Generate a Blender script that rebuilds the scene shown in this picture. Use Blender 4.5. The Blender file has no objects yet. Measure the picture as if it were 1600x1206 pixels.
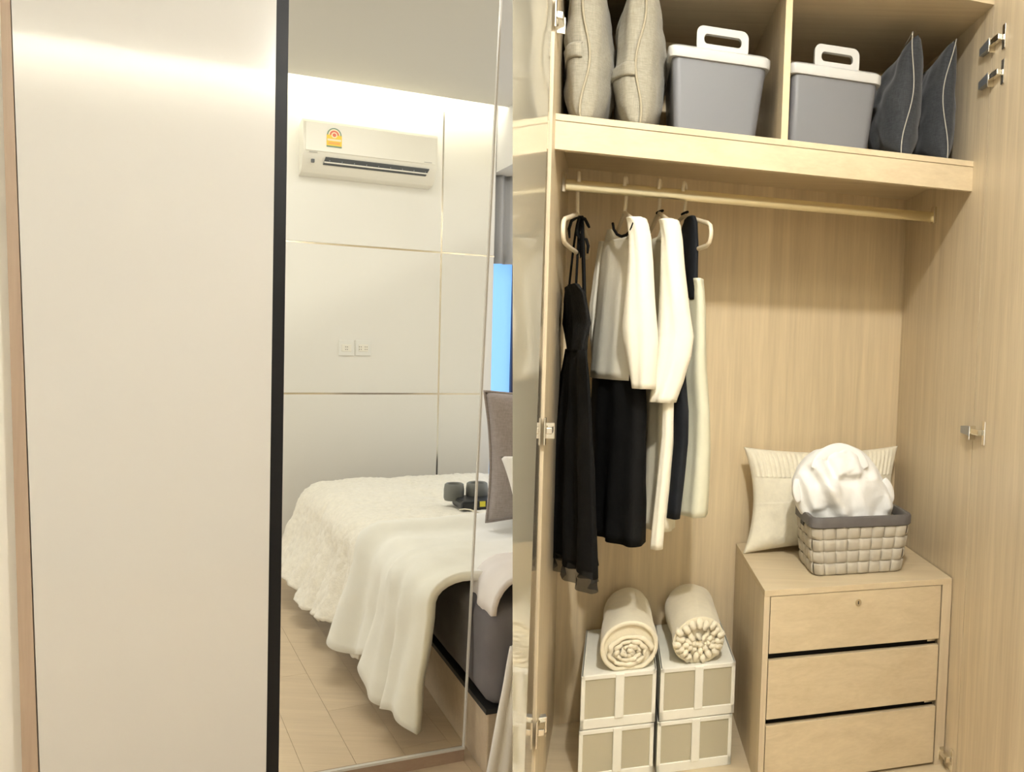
import bpy, bmesh, math, random
import numpy as np
from mathutils import Vector, Matrix, noise

random.seed(7)
scene = bpy.context.scene
COL = scene.collection
rad = math.radians

# ------------------------------------------------------------------ camera
PX, PY, FL, EYE = 950.0, 603.0, 1350.0, 1.26
_th, _ro = math.atan(64 / FL), math.atan(0.030)
c_f = np.array([0, math.cos(_th), -math.sin(_th)])
_u0 = np.array([0, math.sin(_th), math.cos(_th)])
_r0 = np.array([1.0, 0, 0])
c_r = math.cos(_ro) * _r0 + math.sin(_ro) * _u0
c_u = math.cos(_ro) * _u0 - math.sin(_ro) * _r0
CAM = np.array([0, 0, EYE])
cd = bpy.data.cameras.new('camera')
cam = bpy.data.objects.new('camera', cd)
COL.objects.link(cam)
cd.sensor_fit = 'HORIZONTAL'
cd.sensor_width = 36.0
cd.lens = FL / 1600 * 36.0
cd.shift_x = (800 - PX) / 1600
cd.clip_start = 0.02
mw = Matrix.Identity(4)
for i in range(3):
    mw[i][0], mw[i][1], mw[i][2], mw[i][3] = c_r[i], c_u[i], -c_f[i], CAM[i]
cam.matrix_world = mw
scene.camera = cam

# ------------------------------------------------------------------ light
vs = scene.view_settings
vs.view_transform = 'Standard'
vs.look = 'None'
vs.gamma = 1.0
vs.use_curve_mapping = False
vs.exposure = 0.66
world = bpy.data.worlds.new('world')
scene.world = world
world.use_nodes = True
bg = world.node_tree.nodes['Background']
bg.inputs[0].default_value = (1.0, 0.99, 0.97, 1)
bg.inputs[1].default_value = 1.05


def area_light(name, loc, target, power, size, color):
    l = bpy.data.lights.new(name, 'AREA')
    l.shape = 'DISK'
    l.size = size
    l.energy = power
    l.color = color
    o = bpy.data.objects.new(name, l)
    COL.objects.link(o)
    o.location = loc
    o.rotation_euler = (Vector(target) - Vector(loc)).to_track_quat('-Z', 'Y').to_euler()
    return o


area_light('downlight_by_camera', (0.30, 0.60, 2.58), (0.5, 2.3, 0.9), 20, 0.10, (1.0, 0.975, 0.92))
area_light('ceiling_light_front', (0.05, 1.40, 2.58), (0.05, 1.2, 0.0), 4, 0.7, (1.0, 0.98, 0.93))  # added soft fill before the wardrobes, no actual ceiling fitting
area_light('ceiling_light_bedroom', (-1.0, 3.45, 2.58), (-1.1, 3.7, 0.0), 12, 1.2, (1.0, 0.99, 0.97))  # unseen fill added to brighten the bedroom and its panelled wall evenly

# ------------------------------------------------------------------ frames of reference
# open wardrobe: u along its front, v into its depth, w height above the floor
R_EX = np.array([math.sin(rad(72)), math.cos(rad(72)), 0])
R_EY = np.array([math.sin(rad(0.5)), math.cos(rad(0.5)), 0])
EZ = np.array([0, 0, 1.0])
R_A0 = np.array([-0.13487554, 1.95, 0.0])
R_INV = np.linalg.inv(np.array([R_EX, R_EY, EZ]).T)
# mirror wall: X along it, t behind it, Z height
L_X = np.array([math.sin(rad(64)), math.cos(rad(64)), 0])
L_Y = np.array([-math.cos(rad(64)), math.sin(rad(64)), 0])
L_M0 = np.array([-0.3936977, 2.52819198, 0.0])
L_INV = np.array([L_X, L_Y, EZ])


def RM(p):
    return R_A0 + p[0] * R_EX + p[1] * R_EY + p[2] * EZ


def LM(p):
    return L_M0 + p[0] * L_X + p[1] * L_Y + p[2] * EZ


def WM(p):
    return np.array(p, float)


def ray(px, py):
    return c_f + c_r * ((px - PX) / FL) - c_u * ((py - PY) / FL)


def hit(px, py, p0, n):
    d = ray(px, py)
    return CAM + d * (((p0 - CAM) @ n) / (d @ n))


_RF = np.cross(R_EX, EZ)
_RS = np.cross(R_EY, EZ)


def rv(px, py, v):
    """point of the wardrobe frame at depth v"""
    return R_INV @ (hit(px, py, R_A0 + v * R_EY, _RF) - R_A0)


def ru(px, py, u):
    return R_INV @ (hit(px, py, R_A0 + u * R_EX, _RS) - R_A0)


def rw(px, py, w):
    d = ray(px, py)
    return R_INV @ (CAM + d * ((w - EYE) / d[2]) - R_A0)


def lt(px, py, t):
    return L_INV @ (hit(px, py, L_M0 + t * L_Y, L_Y) - L_M0)


def lz(px, py, z):
    d = ray(px, py)
    return L_INV @ (CAM + d * ((z - EYE) / d[2]) - L_M0)


# ------------------------------------------------------------------ materials
MATS = {}


def new_mat(name):
    m = bpy.data.materials.new(name)
    m.use_nodes = True
    nt = m.node_tree
    b = nt.nodes['Principled BSDF']
    return m, nt, b


def plain(name, col, rough=0.6, metal=0.0, var=0.0, scale=30.0, bump=0.0, bscale=200.0, spec=0.5, sheen=0.0, coat=0.0, stretch=None):
    m, nt, b = new_mat(name)
    b.inputs['Base Color'].default_value = (*col, 1)
    b.inputs['Roughness'].default_value = rough
    b.inputs['Metallic'].default_value = metal
    b.inputs['Specular IOR Level'].default_value = spec
    if sheen:
        b.inputs['Sheen Weight'].default_value = sheen
    if coat:
        b.inputs['Coat Weight'].default_value = coat
        b.inputs['Coat Roughness'].default_value = 0.05
    tc = nt.nodes.new('ShaderNodeTexCoord')
    mp = nt.nodes.new('ShaderNodeMapping')
    nt.links.new(tc.outputs['Object'], mp.inputs['Vector'])
    if stretch:
        mp.inputs['Scale'].default_value = stretch
    if var:
        n = nt.nodes.new('ShaderNodeTexNoise')
        n.inputs['Scale'].default_value = scale
        n.inputs['Detail'].default_value = 4
        nt.links.new(mp.outputs[0], n.inputs['Vector'])
        r = nt.nodes.new('ShaderNodeValToRGB')
        r.color_ramp.elements[0].position = 0.3
        r.color_ramp.elements[1].position = 0.7
        r.color_ramp.elements[0].color = (*[c * (1 - var) for c in col], 1)
        r.color_ramp.elements[1].color = (*[min(1, c * (1 + var)) for c in col], 1)
        nt.links.new(n.outputs['Fac'], r.inputs['Fac'])
        nt.links.new(r.outputs['Color'], b.inputs['Base Color'])
    if bump:
        n2 = nt.nodes.new('ShaderNodeTexNoise')
        n2.inputs['Scale'].default_value = bscale
        n2.inputs['Detail'].default_value = 3
        nt.links.new(mp.outputs[0], n2.inputs['Vector'])
        bp = nt.nodes.new('ShaderNodeBump')
        bp.inputs['Strength'].default_value = bump
        bp.inputs['Distance'].default_value = 0.002
        nt.links.new(n2.outputs['Fac'], bp.inputs['Height'])
        nt.links.new(bp.outputs[0], b.inputs['Normal'])
    MATS[name] = m
    return m


def weave(name, col, col2, scale=420.0, rough=0.9, bump=0.4):
    m, nt, b = new_mat(name)
    b.inputs['Roughness'].default_value = rough
    b.inputs['Specular IOR Level'].default_value = 0.2
    b.inputs['Sheen Weight'].default_value = 0.15
    tc = nt.nodes.new('ShaderNodeTexCoord')
    outs = []
    for st in ((1.0, 1.0, 0.15), (0.15, 0.15, 1.0)):
        mp = nt.nodes.new('ShaderNodeMapping')
        mp.inputs['Scale'].default_value = st
        nt.links.new(tc.outputs['Object'], mp.inputs['Vector'])
        n = nt.nodes.new('ShaderNodeTexNoise')
        n.inputs['Scale'].default_value = scale
        n.inputs['Detail'].default_value = 2
        nt.links.new(mp.outputs[0], n.inputs['Vector'])
        outs.append(n)
    mx = nt.nodes.new('ShaderNodeMath')
    mx.operation = 'ADD'
    nt.links.new(outs[0].outputs['Fac'], mx.inputs[0])
    nt.links.new(outs[1].outputs['Fac'], mx.inputs[1])
    hv = nt.nodes.new('ShaderNodeMath')
    hv.operation = 'MULTIPLY'
    hv.inputs[1].default_value = 0.5
    nt.links.new(mx.outputs[0], hv.inputs[0])
    r = nt.nodes.new('ShaderNodeValToRGB')
    r.color_ramp.elements[0].position = 0.35
    r.color_ramp.elements[1].position = 0.65
    r.color_ramp.elements[0].color = (*col2, 1)
    r.color_ramp.elements[1].color = (*col, 1)
    nt.links.new(hv.outputs[0], r.inputs['Fac'])
    nt.links.new(r.outputs['Color'], b.inputs['Base Color'])
    bp = nt.nodes.new('ShaderNodeBump')
    bp.inputs['Strength'].default_value = bump
    bp.inputs['Distance'].default_value = 0.001
    nt.links.new(hv.outputs[0], bp.inputs['Height'])
    nt.links.new(bp.outputs[0], b.inputs['Normal'])
    MATS[name] = m
    return m


def wood(name, c1, c2, grain, rough=0.42, rot=0.0, scale=1.0):
    """grain 'v' runs up, 'h' runs along the horizontal direction rot (world angle of the grain from +x)"""
    m, nt, b = new_mat(name)
    b.inputs['Roughness'].default_value = rough
    tc = nt.nodes.new('ShaderNodeTexCoord')
    mp = nt.nodes.new('ShaderNodeMapping')
    mp.vector_type = 'POINT'
    if grain == 'v':
        mp.inputs['Scale'].default_value = (1.0, 1.0, 0.045)
    else:
        mp.inputs['Rotation'].default_value = (0, 0, -rot)
        mp.inputs['Scale'].default_value = (0.05, 1.0, 1.0)
    nt.links.new(tc.outputs['Object'], mp.inputs['Vector'])
    n = nt.nodes.new('ShaderNodeTexNoise')
    n.inputs['Scale'].default_value = 26 * scale
    n.inputs['Detail'].default_value = 6
    n.inputs['Roughness'].default_value = 0.65
    n.inputs['Distortion'].default_value = 0.6
    nt.links.new(mp.outputs[0], n.inputs['Vector'])
    f = nt.nodes.new('ShaderNodeTexNoise')
    f.inputs['Scale'].default_value = 170 * scale
    f.inputs['Detail'].default_value = 3
    nt.links.new(mp.outputs[0], f.inputs['Vector'])
    ad = nt.nodes.new('ShaderNodeMath')
    ad.operation = 'MULTIPLY_ADD'
    ad.inputs[1].default_value = 0.35
    nt.links.new(f.outputs['Fac'], ad.inputs[0])
    nt.links.new(n.outputs['Fac'], ad.inputs[2])
    r = nt.nodes.new('ShaderNodeValToRGB')
    r.color_ramp.elements[0].position = 0.46
    r.color_ramp.elements[1].position = 0.86
    r.color_ramp.elements[0].color = (*c2, 1)
    r.color_ramp.elements[1].color = (*c1, 1)
    nt.links.new(ad.outputs[0], r.inputs['Fac'])
    nt.links.new(r.outputs['Color'], b.inputs['Base Color'])
    bp = nt.nodes.new('ShaderNodeBump')
    bp.inputs['Strength'].default_value = 0.12
    bp.inputs['Distance'].default_value = 0.001
    nt.links.new(ad.outputs[0], bp.inputs['Height'])
    nt.links.new(bp.outputs[0], b.inputs['Normal'])
    MATS[name] = m
    return m


def emit(name, col, strength):
    m, nt, b = new_mat(name)
    b.inputs['Base Color'].default_value = (*col, 1)
    b.inputs['Emission Color'].default_value = (*col, 1)
    b.inputs['Emission Strength'].default_value = strength
    MATS[name] = m
    return m


def sheer(name, col, alpha, rough=0.7):
    m, nt, b = new_mat(name)
    b.inputs['Base Color'].default_value = (*col, 1)
    b.inputs['Roughness'].default_value = rough
    b.inputs['Alpha'].default_value = alpha
    MATS[name] = m
    return m


EXA = math.atan2(R_EX[1], R_EX[0])
LXA = math.atan2(L_X[1], L_X[0])
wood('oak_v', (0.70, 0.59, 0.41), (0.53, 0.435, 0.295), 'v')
wood('oak_h', (0.66, 0.55, 0.37), (0.56, 0.455, 0.295), 'h', rot=EXA)
wood('oak_back', (0.77, 0.635, 0.42), (0.60, 0.485, 0.31), 'v', scale=0.8)
plain('oak_edge', (0.66, 0.53, 0.33), 0.5, var=0.05, scale=60)
wood('floor_oak', (0.70, 0.56, 0.39), (0.61, 0.48, 0.33), 'h', rot=LXA + rad(94))
wood('floor_oak_b', (0.68, 0.54, 0.38), (0.59, 0.465, 0.32), 'h', rot=LXA + rad(94), scale=0.8)
wood('bed_oak', (0.55, 0.44, 0.30), (0.46, 0.36, 0.24), 'h', rot=LXA + rad(90))
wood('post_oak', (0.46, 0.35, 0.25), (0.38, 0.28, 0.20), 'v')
wood('plinth_oak', (0.36, 0.26, 0.18), (0.29, 0.20, 0.14), 'h', rot=LXA)
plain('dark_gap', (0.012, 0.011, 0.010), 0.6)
plain('door_gloss', (0.655, 0.64, 0.595), 0.12, spec=0.7, coat=1.0)
plain('door_inner', (0.60, 0.56, 0.44), 0.05, spec=0.6, coat=0.5)
plain('black_profile', (0.008, 0.008, 0.009), 0.45, spec=0.25)
plain('edge_grey', (0.62, 0.60, 0.55), 0.4)
plain('chrome', (0.85, 0.82, 0.74), 0.16, metal=1.0)
plain('brass_rod', (1.0, 0.93, 0.68), 0.32, metal=1.0)
plain('hinge_grey', (0.33, 0.36, 0.40), 0.3, metal=0.6)
plain('wall_cream', (0.83, 0.80, 0.71), 0.55, var=0.01, scale=3)
plain('wall_panel', (0.82, 0.81, 0.765), 0.38, var=0.01, scale=2)
plain('ceiling_white', (0.69, 0.68, 0.64), 0.8)
plain('ac_white', (0.86, 0.84, 0.76), 0.28)
plain('ac_dark', (0.10, 0.11, 0.12), 0.5)
plain('white_plastic', (0.82, 0.82, 0.78), 0.35)
plain('bin_body', (0.180, 0.184, 0.198), 0.42, var=0.02, scale=5)
plain('bin_lid', (0.55, 0.55, 0.53), 0.3)
weave('linen_beige', (0.35, 0.325, 0.255), (0.255, 0.235, 0.18))
plain('linen_seam', (0.34, 0.30, 0.21), 0.9)
weave('charcoal', (0.046, 0.049, 0.053), (0.026, 0.028, 0.032))
plain('piping_grey', (0.38, 0.36, 0.31), 0.8)
plain('hanger_beige', (0.80, 0.70, 0.52), 0.4)
plain('cream_knit', (0.82, 0.77, 0.62), 0.92, var=0.04, scale=60, bump=0.5, bscale=160, sheen=0.2)
plain('cream_blanket', (0.83, 0.76, 0.58), 0.95, var=0.03, scale=40, bump=0.35, bscale=260, sheen=0.3)
plain('robe_white', (0.88, 0.88, 0.86), 0.9, var=0.02, scale=30, bump=0.25, bscale=220, sheen=0.2)
plain('dress_white', (0.90, 0.86, 0.72), 0.85, var=0.02, scale=20, bump=0.15, bscale=300)
plain('dress_cream', (0.82, 0.77, 0.60), 0.85, var=0.02, scale=20, bump=0.15, bscale=300)
plain('dress_sage', (0.72, 0.71, 0.55), 0.85, var=0.03, scale=20, bump=0.15, bscale=300)
plain('dress_black', (0.006, 0.006, 0.006), 0.8, var=0.2, scale=20, bump=0.2, bscale=250, spec=0.15)
plain('dress_navy', (0.013, 0.015, 0.019), 0.75, var=0.15, scale=20, spec=0.2)
plain('lace_black', (0.008, 0.008, 0.008), 0.8, spec=0.2, var=0.4, scale=140, bump=0.8, bscale=140)
sheer('chiffon_black', (0.015, 0.015, 0.015), 0.72)
plain('box_fabric', (0.86, 0.84, 0.74), 0.8, var=0.02, scale=30)
sheer('box_window', (0.66, 0.61, 0.45), 0.70, 0.35)
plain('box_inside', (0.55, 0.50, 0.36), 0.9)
plain('basket_strip', (0.50, 0.46, 0.38), 0.7, var=0.05, scale=25)
plain('basket_rim', (0.115, 0.105, 0.10), 0.6, var=0.08, scale=40)
plain('basket_lining', (0.50, 0.44, 0.34), 0.9)
plain('fur_cream', (0.88, 0.845, 0.75), 0.95, var=0.05, scale=50, bump=1.0, bscale=120, sheen=0.4)
plain('duvet_white', (0.87, 0.86, 0.80), 0.9, var=0.02, scale=12, bump=0.15, bscale=60)
plain('sheet_pale', (0.76, 0.71, 0.66), 0.9, var=0.03, scale=14)
plain('mattress_grey', (0.125, 0.115, 0.115), 0.85, var=0.15, scale=8)
weave('pillow_taupe', (0.36, 0.31, 0.28), (0.28, 0.24, 0.215), scale=260)
plain('pillow_white', (0.82, 0.79, 0.72), 0.9)
plain('curtain_grey', (0.42, 0.42, 0.42), 0.9)
emit('window_daylight', (0.22, 0.48, 0.86), 0.55)
plain('navy_frame', (0.02, 0.03, 0.09), 0.5)
emit('led_warm', (1.0, 0.955, 0.82), 13.0)
emit('led_near', (1.0, 0.98, 0.92), 90.0)
plain('device_grey', (0.16, 0.165, 0.15), 0.5)
plain('device_black', (0.02, 0.022, 0.024), 0.4)
plain('tag_yellow', (0.75, 0.68, 0.05), 0.5)
plain('cord_white', (0.75, 0.70, 0.55), 0.5)
plain('sticker_yellow', (0.95, 0.68, 0.08), 0.5)
plain('sticker_orange', (0.92, 0.48, 0.12), 0.5)
plain('sticker_cream', (0.95, 0.85, 0.60), 0.5)
plain('sticker_red', (0.80, 0.20, 0.12), 0.5)
plain('sticker_green', (0.20, 0.32, 0.24), 0.5)
plain('mark_grey', (0.45, 0.44, 0.40), 0.5)
plain('socket_hole', (0.25, 0.22, 0.18), 0.5)
# clear, faintly warm pane in place of a mirror; its reflection is built behind
m_, nt_, b_ = new_mat('mirror_glass')
tr_ = nt_.nodes.new('ShaderNodeBsdfTransparent')
tr_.inputs['Color'].default_value = (0.985, 0.98, 0.945, 1)
nt_.links.new(tr_.outputs[0], nt_.nodes['Material Output'].inputs['Surface'])
nt_.nodes.remove(b_)
MATS['mirror_glass'] = m_


# ------------------------------------------------------------------ mesh helpers
class MB:
    def __init__(self):
        self.v, self.f = [], []

    def add(self, vs_, fs_):
        o = len(self.v)
        self.v += [tuple(map(float, p)) for p in vs_]
        self.f += [tuple(i + o for i in f) for f in fs_]
        return self

    def box(self, a0, a1, b0, b1, c0, c1, bev=0.0, seg=2):
        bm = bmesh.new()
        bmesh.ops.create_cube(bm, size=1.0)
        for q in bm.verts:
            q.co = Vector(((a0 + a1) / 2 + q.co.x * (a1 - a0), (b0 + b1) / 2 + q.co.y * (b1 - b0), (c0 + c1) / 2 + q.co.z * (c1 - c0)))
        if bev:
            bmesh.ops.bevel(bm, geom=list(bm.edges), offset=bev, segments=seg, affect='EDGES', profile=0.5)
        bm.verts.index_update()
        self.add([q.co[:] for q in bm.verts], [[q.index for q in f.verts] for f in bm.faces])
        bm.free()
        return self

    def hexa(self, p8):
        """eight corners: bottom four then top four, each around"""
        self.add(p8, [(0, 3, 2, 1), (4, 5, 6, 7), (0, 1, 5, 4), (1, 2, 6, 5), (2, 3, 7, 6), (3, 0, 4, 7)])
        return self

    def loft(self, rings, cap=True, closed=False):
        n = len(rings[0])
        base = len(self.v)
        vs_, fs_ = [], []
        for r_ in rings:
            vs_ += [tuple(p) for p in r_]
        m = len(rings)
        for i in range(m if closed else m - 1):
            for k in range(n):
                a, b = i * n + k, i * n + (k + 1) % n
                c, d = ((i + 1) % m) * n + (k + 1) % n, ((i + 1) % m) * n + k
                fs_.append((a, b, c, d))
        if cap and not closed:
            fs_.append(tuple(range(n))[::-1])
            fs_.append(tuple(range((m - 1) * n, m * n)))
        self.add(vs_, fs_)
        return self

    def tube(self, pts, r, n=8, closed=False, flat=1.0, flatdir=None):
        pts = [np.array(p, float) for p in pts]
        m = len(pts)
        rings = []
        up = np.array(flatdir if flatdir is not None else (0.13, 0.21, 0.97), float)
        prev = None
        for i, p in enumerate(pts):
            a = pts[(i - 1) % m] if (closed or i > 0) else p
            b = pts[(i + 1) % m] if (closed or i < m - 1) else p
            t = b - a
            t /= (np.linalg.norm(t) + 1e-12)
            ref = up if prev is None else prev
            s = ref - t * (ref @ t)
            if np.linalg.norm(s) < 1e-6:
                s = np.array([1.0, 0, 0]) - t * t[0]
            s /= np.linalg.norm(s)
            prev = s
            q = np.cross(t, s)
            rr = r(i / max(1, m - 1)) if callable(r) else r
            rings.append([p + rr * (math.cos(2 * math.pi * k / n) * s * flat + math.sin(2 * math.pi * k / n) * q) for k in range(n)])
        self.loft(rings, cap=not closed, closed=closed)
        return self

    def grid(self, fn, nu, nv):
        vs_ = [fn(i / nu, j / nv) for j in range(nv + 1) for i in range(nu + 1)]
        fs_ = [(j * (nu + 1) + i, j * (nu + 1) + i + 1, (j + 1) * (nu + 1) + i + 1, (j + 1) * (nu + 1) + i) for j in range(nv) for i in range(nu)]
        self.add(vs_, fs_)
        return self

    def cyl(self, c, axis, r, h, n=16):
        c = np.array(c, float)
        a = np.array(axis, float)
        a /= np.linalg.norm(a)
        return self.tube([c, c + a * h], r, n)

    def build(self, name, mat, parent=None, frame=WM, smooth=False, angle=40, solid=0.0, subsurf=0):
        W = np.array([frame(p) for p in self.v])
        if parent is not None:
            org = np.array(parent.get('_org', (0, 0, 0)))
        else:
            lo, hi = W.min(0), W.max(0)
            org = np.array([(lo[0] + hi[0]) / 2, (lo[1] + hi[1]) / 2, lo[2]])
        me = bpy.data.meshes.new(name)
        me.from_pydata([tuple(p) for p in (W - org)], [], self.f)
        bm = bmesh.new()
        bm.from_mesh(me)
        bmesh.ops.remove_doubles(bm, verts=bm.verts, dist=1e-6)
        bmesh.ops.recalc_face_normals(bm, faces=bm.faces)
        bm.to_mesh(me)
        bm.free()
        me.materials.append(MATS[mat])
        if smooth:
            me.shade_smooth()
            if smooth == 'auto':
                me.set_sharp_from_angle(angle=rad(angle))
        o = bpy.data.objects.new(name, me)
        COL.objects.link(o)
        if parent is not None:
            o.parent = parent
            o['_org'] = tuple(org)
        else:
            o.location = org
            o['_org'] = tuple(org)
        if solid:
            md = o.modifiers.new('thickness', 'SOLIDIFY')
            md.thickness = solid
            md.offset = 0
        if subsurf:
            md = o.modifiers.new('smooth', 'SUBSURF')
            md.levels = md.render_levels = subsurf
        return o


def thing(name, label, cat, loc, group=None):
    o = bpy.data.objects.new(name, None)
    COL.objects.link(o)
    o.location = Vector(tuple(map(float, loc)))
    o['_org'] = tuple(map(float, loc))
    o['label'] = label
    o['category'] = cat
    if group:
        o['group'] = group
    return o


def tag(o, label, cat, group=None, kind=None):
    o['label'] = label
    o['category'] = cat
    if group:
        o['group'] = group
    if kind:
        o['kind'] = kind
    return o


def struct(o, label=None):
    o['kind'] = 'structure'
    if label:
        o['label'] = label
        o['category'] = o.name.split('_')[0].split('.')[0]
    return o


def nz(x, y, z, s=1.0):
    return noise.noise(Vector((x * s, y * s, z * s)))


# ================================================================== SETTING
CEIL = 2.62
T_WALL = 2.60          # panelled wall behind the mirror plane
# floor slab with planks proud of it
fl = MB().box(-4.0, 4.0, -2.75, 2.85, -0.06, -0.012).build('floor', 'floor_oak_b', None, LM)
struct(fl, 'light oak plank floor running under the bed')
PD = rad(3.5)           # planks run a little askew to the panelled wall normal


def FM(p):              # plank frame: a across, b along
    ca, sa = math.cos(PD), math.sin(PD)
    return LM((p[0] * ca - p[1] * sa, p[0] * sa + p[1] * ca, p[2]))


pw = 0.145
k = 0
for i in range(-9, 11):
    off = (i * 0.37) % 1.2
    b0 = -2.6
    b = b0 - off
    while b < 2.55:
        e0, e1 = max(b, b0), min(b + 1.2, 2.55)
        if e1 - e0 > 0.05:
            MB().box(i * pw + 0.0005, (i + 1) * pw - 0.0005, e0 + 0.0005, e1 - 0.0005, -0.012, 0.0).build('plank', 'floor_oak' if k % 3 else 'floor_oak_b', fl, FM)
        k += 1
        b += 1.2
# dropped ceiling with a lit recess along the panelled wall, the same over the near half
ce = MB().box(-4.0, 4.0, -2.42, 2.40, CEIL, CEIL + 0.05).build('ceiling', 'ceiling_white', None, LM)
struct(ce, 'pale dropped ceiling edged by a lit recess')
cu = MB().box(-4.0, 4.0, 2.30, 2.62, 2.86, 2.90).build('ceiling_recess', 'ceiling_white', None, LM)
struct(cu, 'pale upper ceiling inside the lit recess')
cr = MB().box(-4.0, 4.0, -2.62, -2.30, 2.86, 2.90).build('ceiling_recess', 'ceiling_white', None, LM)
struct(cr, 'pale upper ceiling of the near recess')
for sgn, nm in ((1, 'warm light strip hidden in the recess above the air conditioner'), (-1, 'warm light strip hidden in the recess over the near wall')):
    y0, y1 = (2.36, 2.39) if sgn > 0 else (-2.39, -2.36)
    o = MB().box(-2.5, 0.90 if sgn > 0 else 2.5, y0, y1, 2.69, 2.72).build('light_strip', 'led_warm' if sgn > 0 else 'led_near', None, LM)
    tag(o, nm, 'light strip')
# panelled wall: base, six panels, thin bright trims between them
XE = 0.915
wb = MB().box(-2.6, XE, T_WALL + 0.012, T_WALL + 0.10, 0.0, 2.88).build('wall_back', 'wall_cream', None, LM)
struct(wb, 'cream panelled wall with thin bright trims behind the bed')
cols = [(-2.6, -1.75), (-1.75, -0.60), (-0.60, 0.588), (0.588, XE)]
rows = [(0.0, 0.94), (0.94, 1.775), (1.775, 2.86)]
g = 0.005
for a0, a1 in cols:
    for z0, z1 in rows:
        MB().box(a0 + g, a1 - g, T_WALL, T_WALL + 0.012, z0 + (g if z0 else 0), z1 - g, 0.0015, 1).build('wall_panel', 'wall_panel', wb, LM)
for z in (0.94, 1.775):
    MB().box(-2.6, XE, T_WALL + 0.004, T_WALL + 0.012, z - g, z + g).build('trim_strip', 'chrome', wb, LM)
for x in (-1.75, -0.60, 0.588):
    MB().box(x - g, x + g, T_WALL + 0.003, T_WALL + 0.012, 0, 2.86).build('trim_strip', 'chrome', wb, LM)
# near wall behind the viewer
wr = MB().box(-4.0, 4.0, -2.72, -2.60, 0.0, 2.88).build('wall_near', 'wall_cream', None, LM)
struct(wr, 'plain cream wall across the room from the wardrobes')
# wall left of the closed wardrobe
wl = MB().box(-3.2, -1.085, 0.054, 0.14, 0.0, CEIL).build('wall_left', 'wall_cream', None, LM)
struct(wl, 'cream wall beside the wooden post at the far left edge')

# window and curtain past the end of the panelled wall
wn = MB().box(XE + 0.0, 1.9, T_WALL + 0.20, T_WALL + 0.22, 0.35, 2.2).build('window_1', 'window_daylight', None, LM)
struct(wn, 'tall window glowing blue with daylight beside the panelled wall')
p0, p1 = lt(797, 300, T_WALL + 0.17), lt(799, 590, T_WALL + 0.17)
MB().box(1.10, 1.13, T_WALL + 0.17, T_WALL + 0.20, 0.35, 2.2).build('window_frame', 'navy_frame', wn, LM)
wj = MB().box(XE - 0.02, 2.6, T_WALL + 0.22, T_WALL + 0.30, 0.0, 2.88).build('wall_window', 'wall_cream', None, LM)
struct(wj, 'cream wall around the daylight window')
bk = MB().box(XE, 2.2, T_WALL - 0.30, T_WALL + 0.22, 2.28, 2.86).build('ceiling_bulkhead', 'ceiling_white', None, LM)
struct(bk, 'pale bulkhead above the grey blind')


def blind(s, q):
    x = XE + 0.005 + s * 0.9
    return (x, T_WALL + 0.08 + 0.018 * math.sin(x * 95), 1.74 + q * 0.55)


o = MB().grid(blind, 90, 6).build('curtain', 'curtain_grey', None, LM, True, solid=0.004)
tag(o, 'grey pleated half curtain hanging over the blue window', 'curtain')

# ================================================================== CLOSED WARDROBE WITH MIRROR
cw = thing('mirror_wardrobe', 'closed wardrobe with glossy cream door, black edge strip and tall clear pane as its mirror', 'wardrobe', LM((-0.55, 0, 0)))


def slab(x0b, x0t, x1b, x1t, z0, z1, t0, t1):
    return [(x0b, t0, z0), (x1b, t0, z0), (x1b, t1, z0), (x0b, t1, z0), (x0t, t0, z1), (x1t, t0, z1), (x1t, t1, z1), (x0t, t1, z1)]


ZT = 2.60
# slight stagger of the two outer edges follows the photographed wardrobe
d_ = MB().hexa(slab(-1.068, -1.143, -0.556, -0.551, 0.06, ZT, 0.0, 0.035)).build('door', 'door_gloss', cw, LM)
MB().hexa(slab(-0.556, -0.551, -0.523, -0.520, 0.0, ZT, 0.012, 0.045)).build('edge_strip', 'black_profile', cw, LM)
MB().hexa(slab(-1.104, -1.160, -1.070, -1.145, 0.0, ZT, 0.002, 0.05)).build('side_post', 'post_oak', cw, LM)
mg = MB().hexa(slab(-0.523, -0.520, -0.002, 0.070, 0.043, ZT, 0.016, 0.020)).build('mirror', 'mirror_glass', cw, LM)
mg['label'] = 'tall clear pane standing in for a mirror, with the bedroom built behind it'
MB().hexa(slab(-0.0035, 0.0685, 0.0015, 0.0735, 0.04, ZT, 0.010, 0.022)).build('mirror_edge', 'edge_grey', mg, LM)
MB().box(-0.523, 0.0015, 0.010, 0.022, 0.036, 0.043).build('mirror_edge', 'edge_grey', mg, LM)
MB().box(-1.07, 0.0, 0.012, 0.04, 0.0, 0.036).build('plinth', 'plinth_oak', cw, LM)

# ================================================================== AIR CONDITIONER
ac = thing('air_conditioner', 'white wall-mounted air conditioner with a yellow rating sticker', 'air conditioner', LM((0.18, 2.5, 2.15)))
ax0, ax1 = lt(474, 200, 2.41)[0], lt(684, 215, 2.41)[0]
atop = (lt(474, 187, 2.41)[2] + lt(684, 206, 2.41)[2]) / 2
abot = (lt(470, 270, 2.50)[2] + lt(660, 287, 2.50)[2]) / 2
prof = [(2.60, atop), (2.45, atop), (2.425, atop - 0.006), (2.412, atop - 0.02), (2.402, atop - 0.10), (2.402, atop - 0.165), (2.410, atop - 0.19),
        (2.432, abot + 0.055), (2.462, abot + 0.022), (2.50, abot), (2.60, abot - 0.005)]
MB().loft([[(x, p[0], p[1]) for p in prof] for x in (ax0, ax0 + 0.006, ax1 - 0.006, ax1)]).build('body', 'ac_white', ac, LM, 'auto', 25)
MB().box(ax0 + 0.01, ax1 - 0.01, 2.398, 2.404, atop - 0.172, atop - 0.022, 0.003).build('front_panel', 'ac_white', ac, LM)
zs = atop - 0.195
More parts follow.
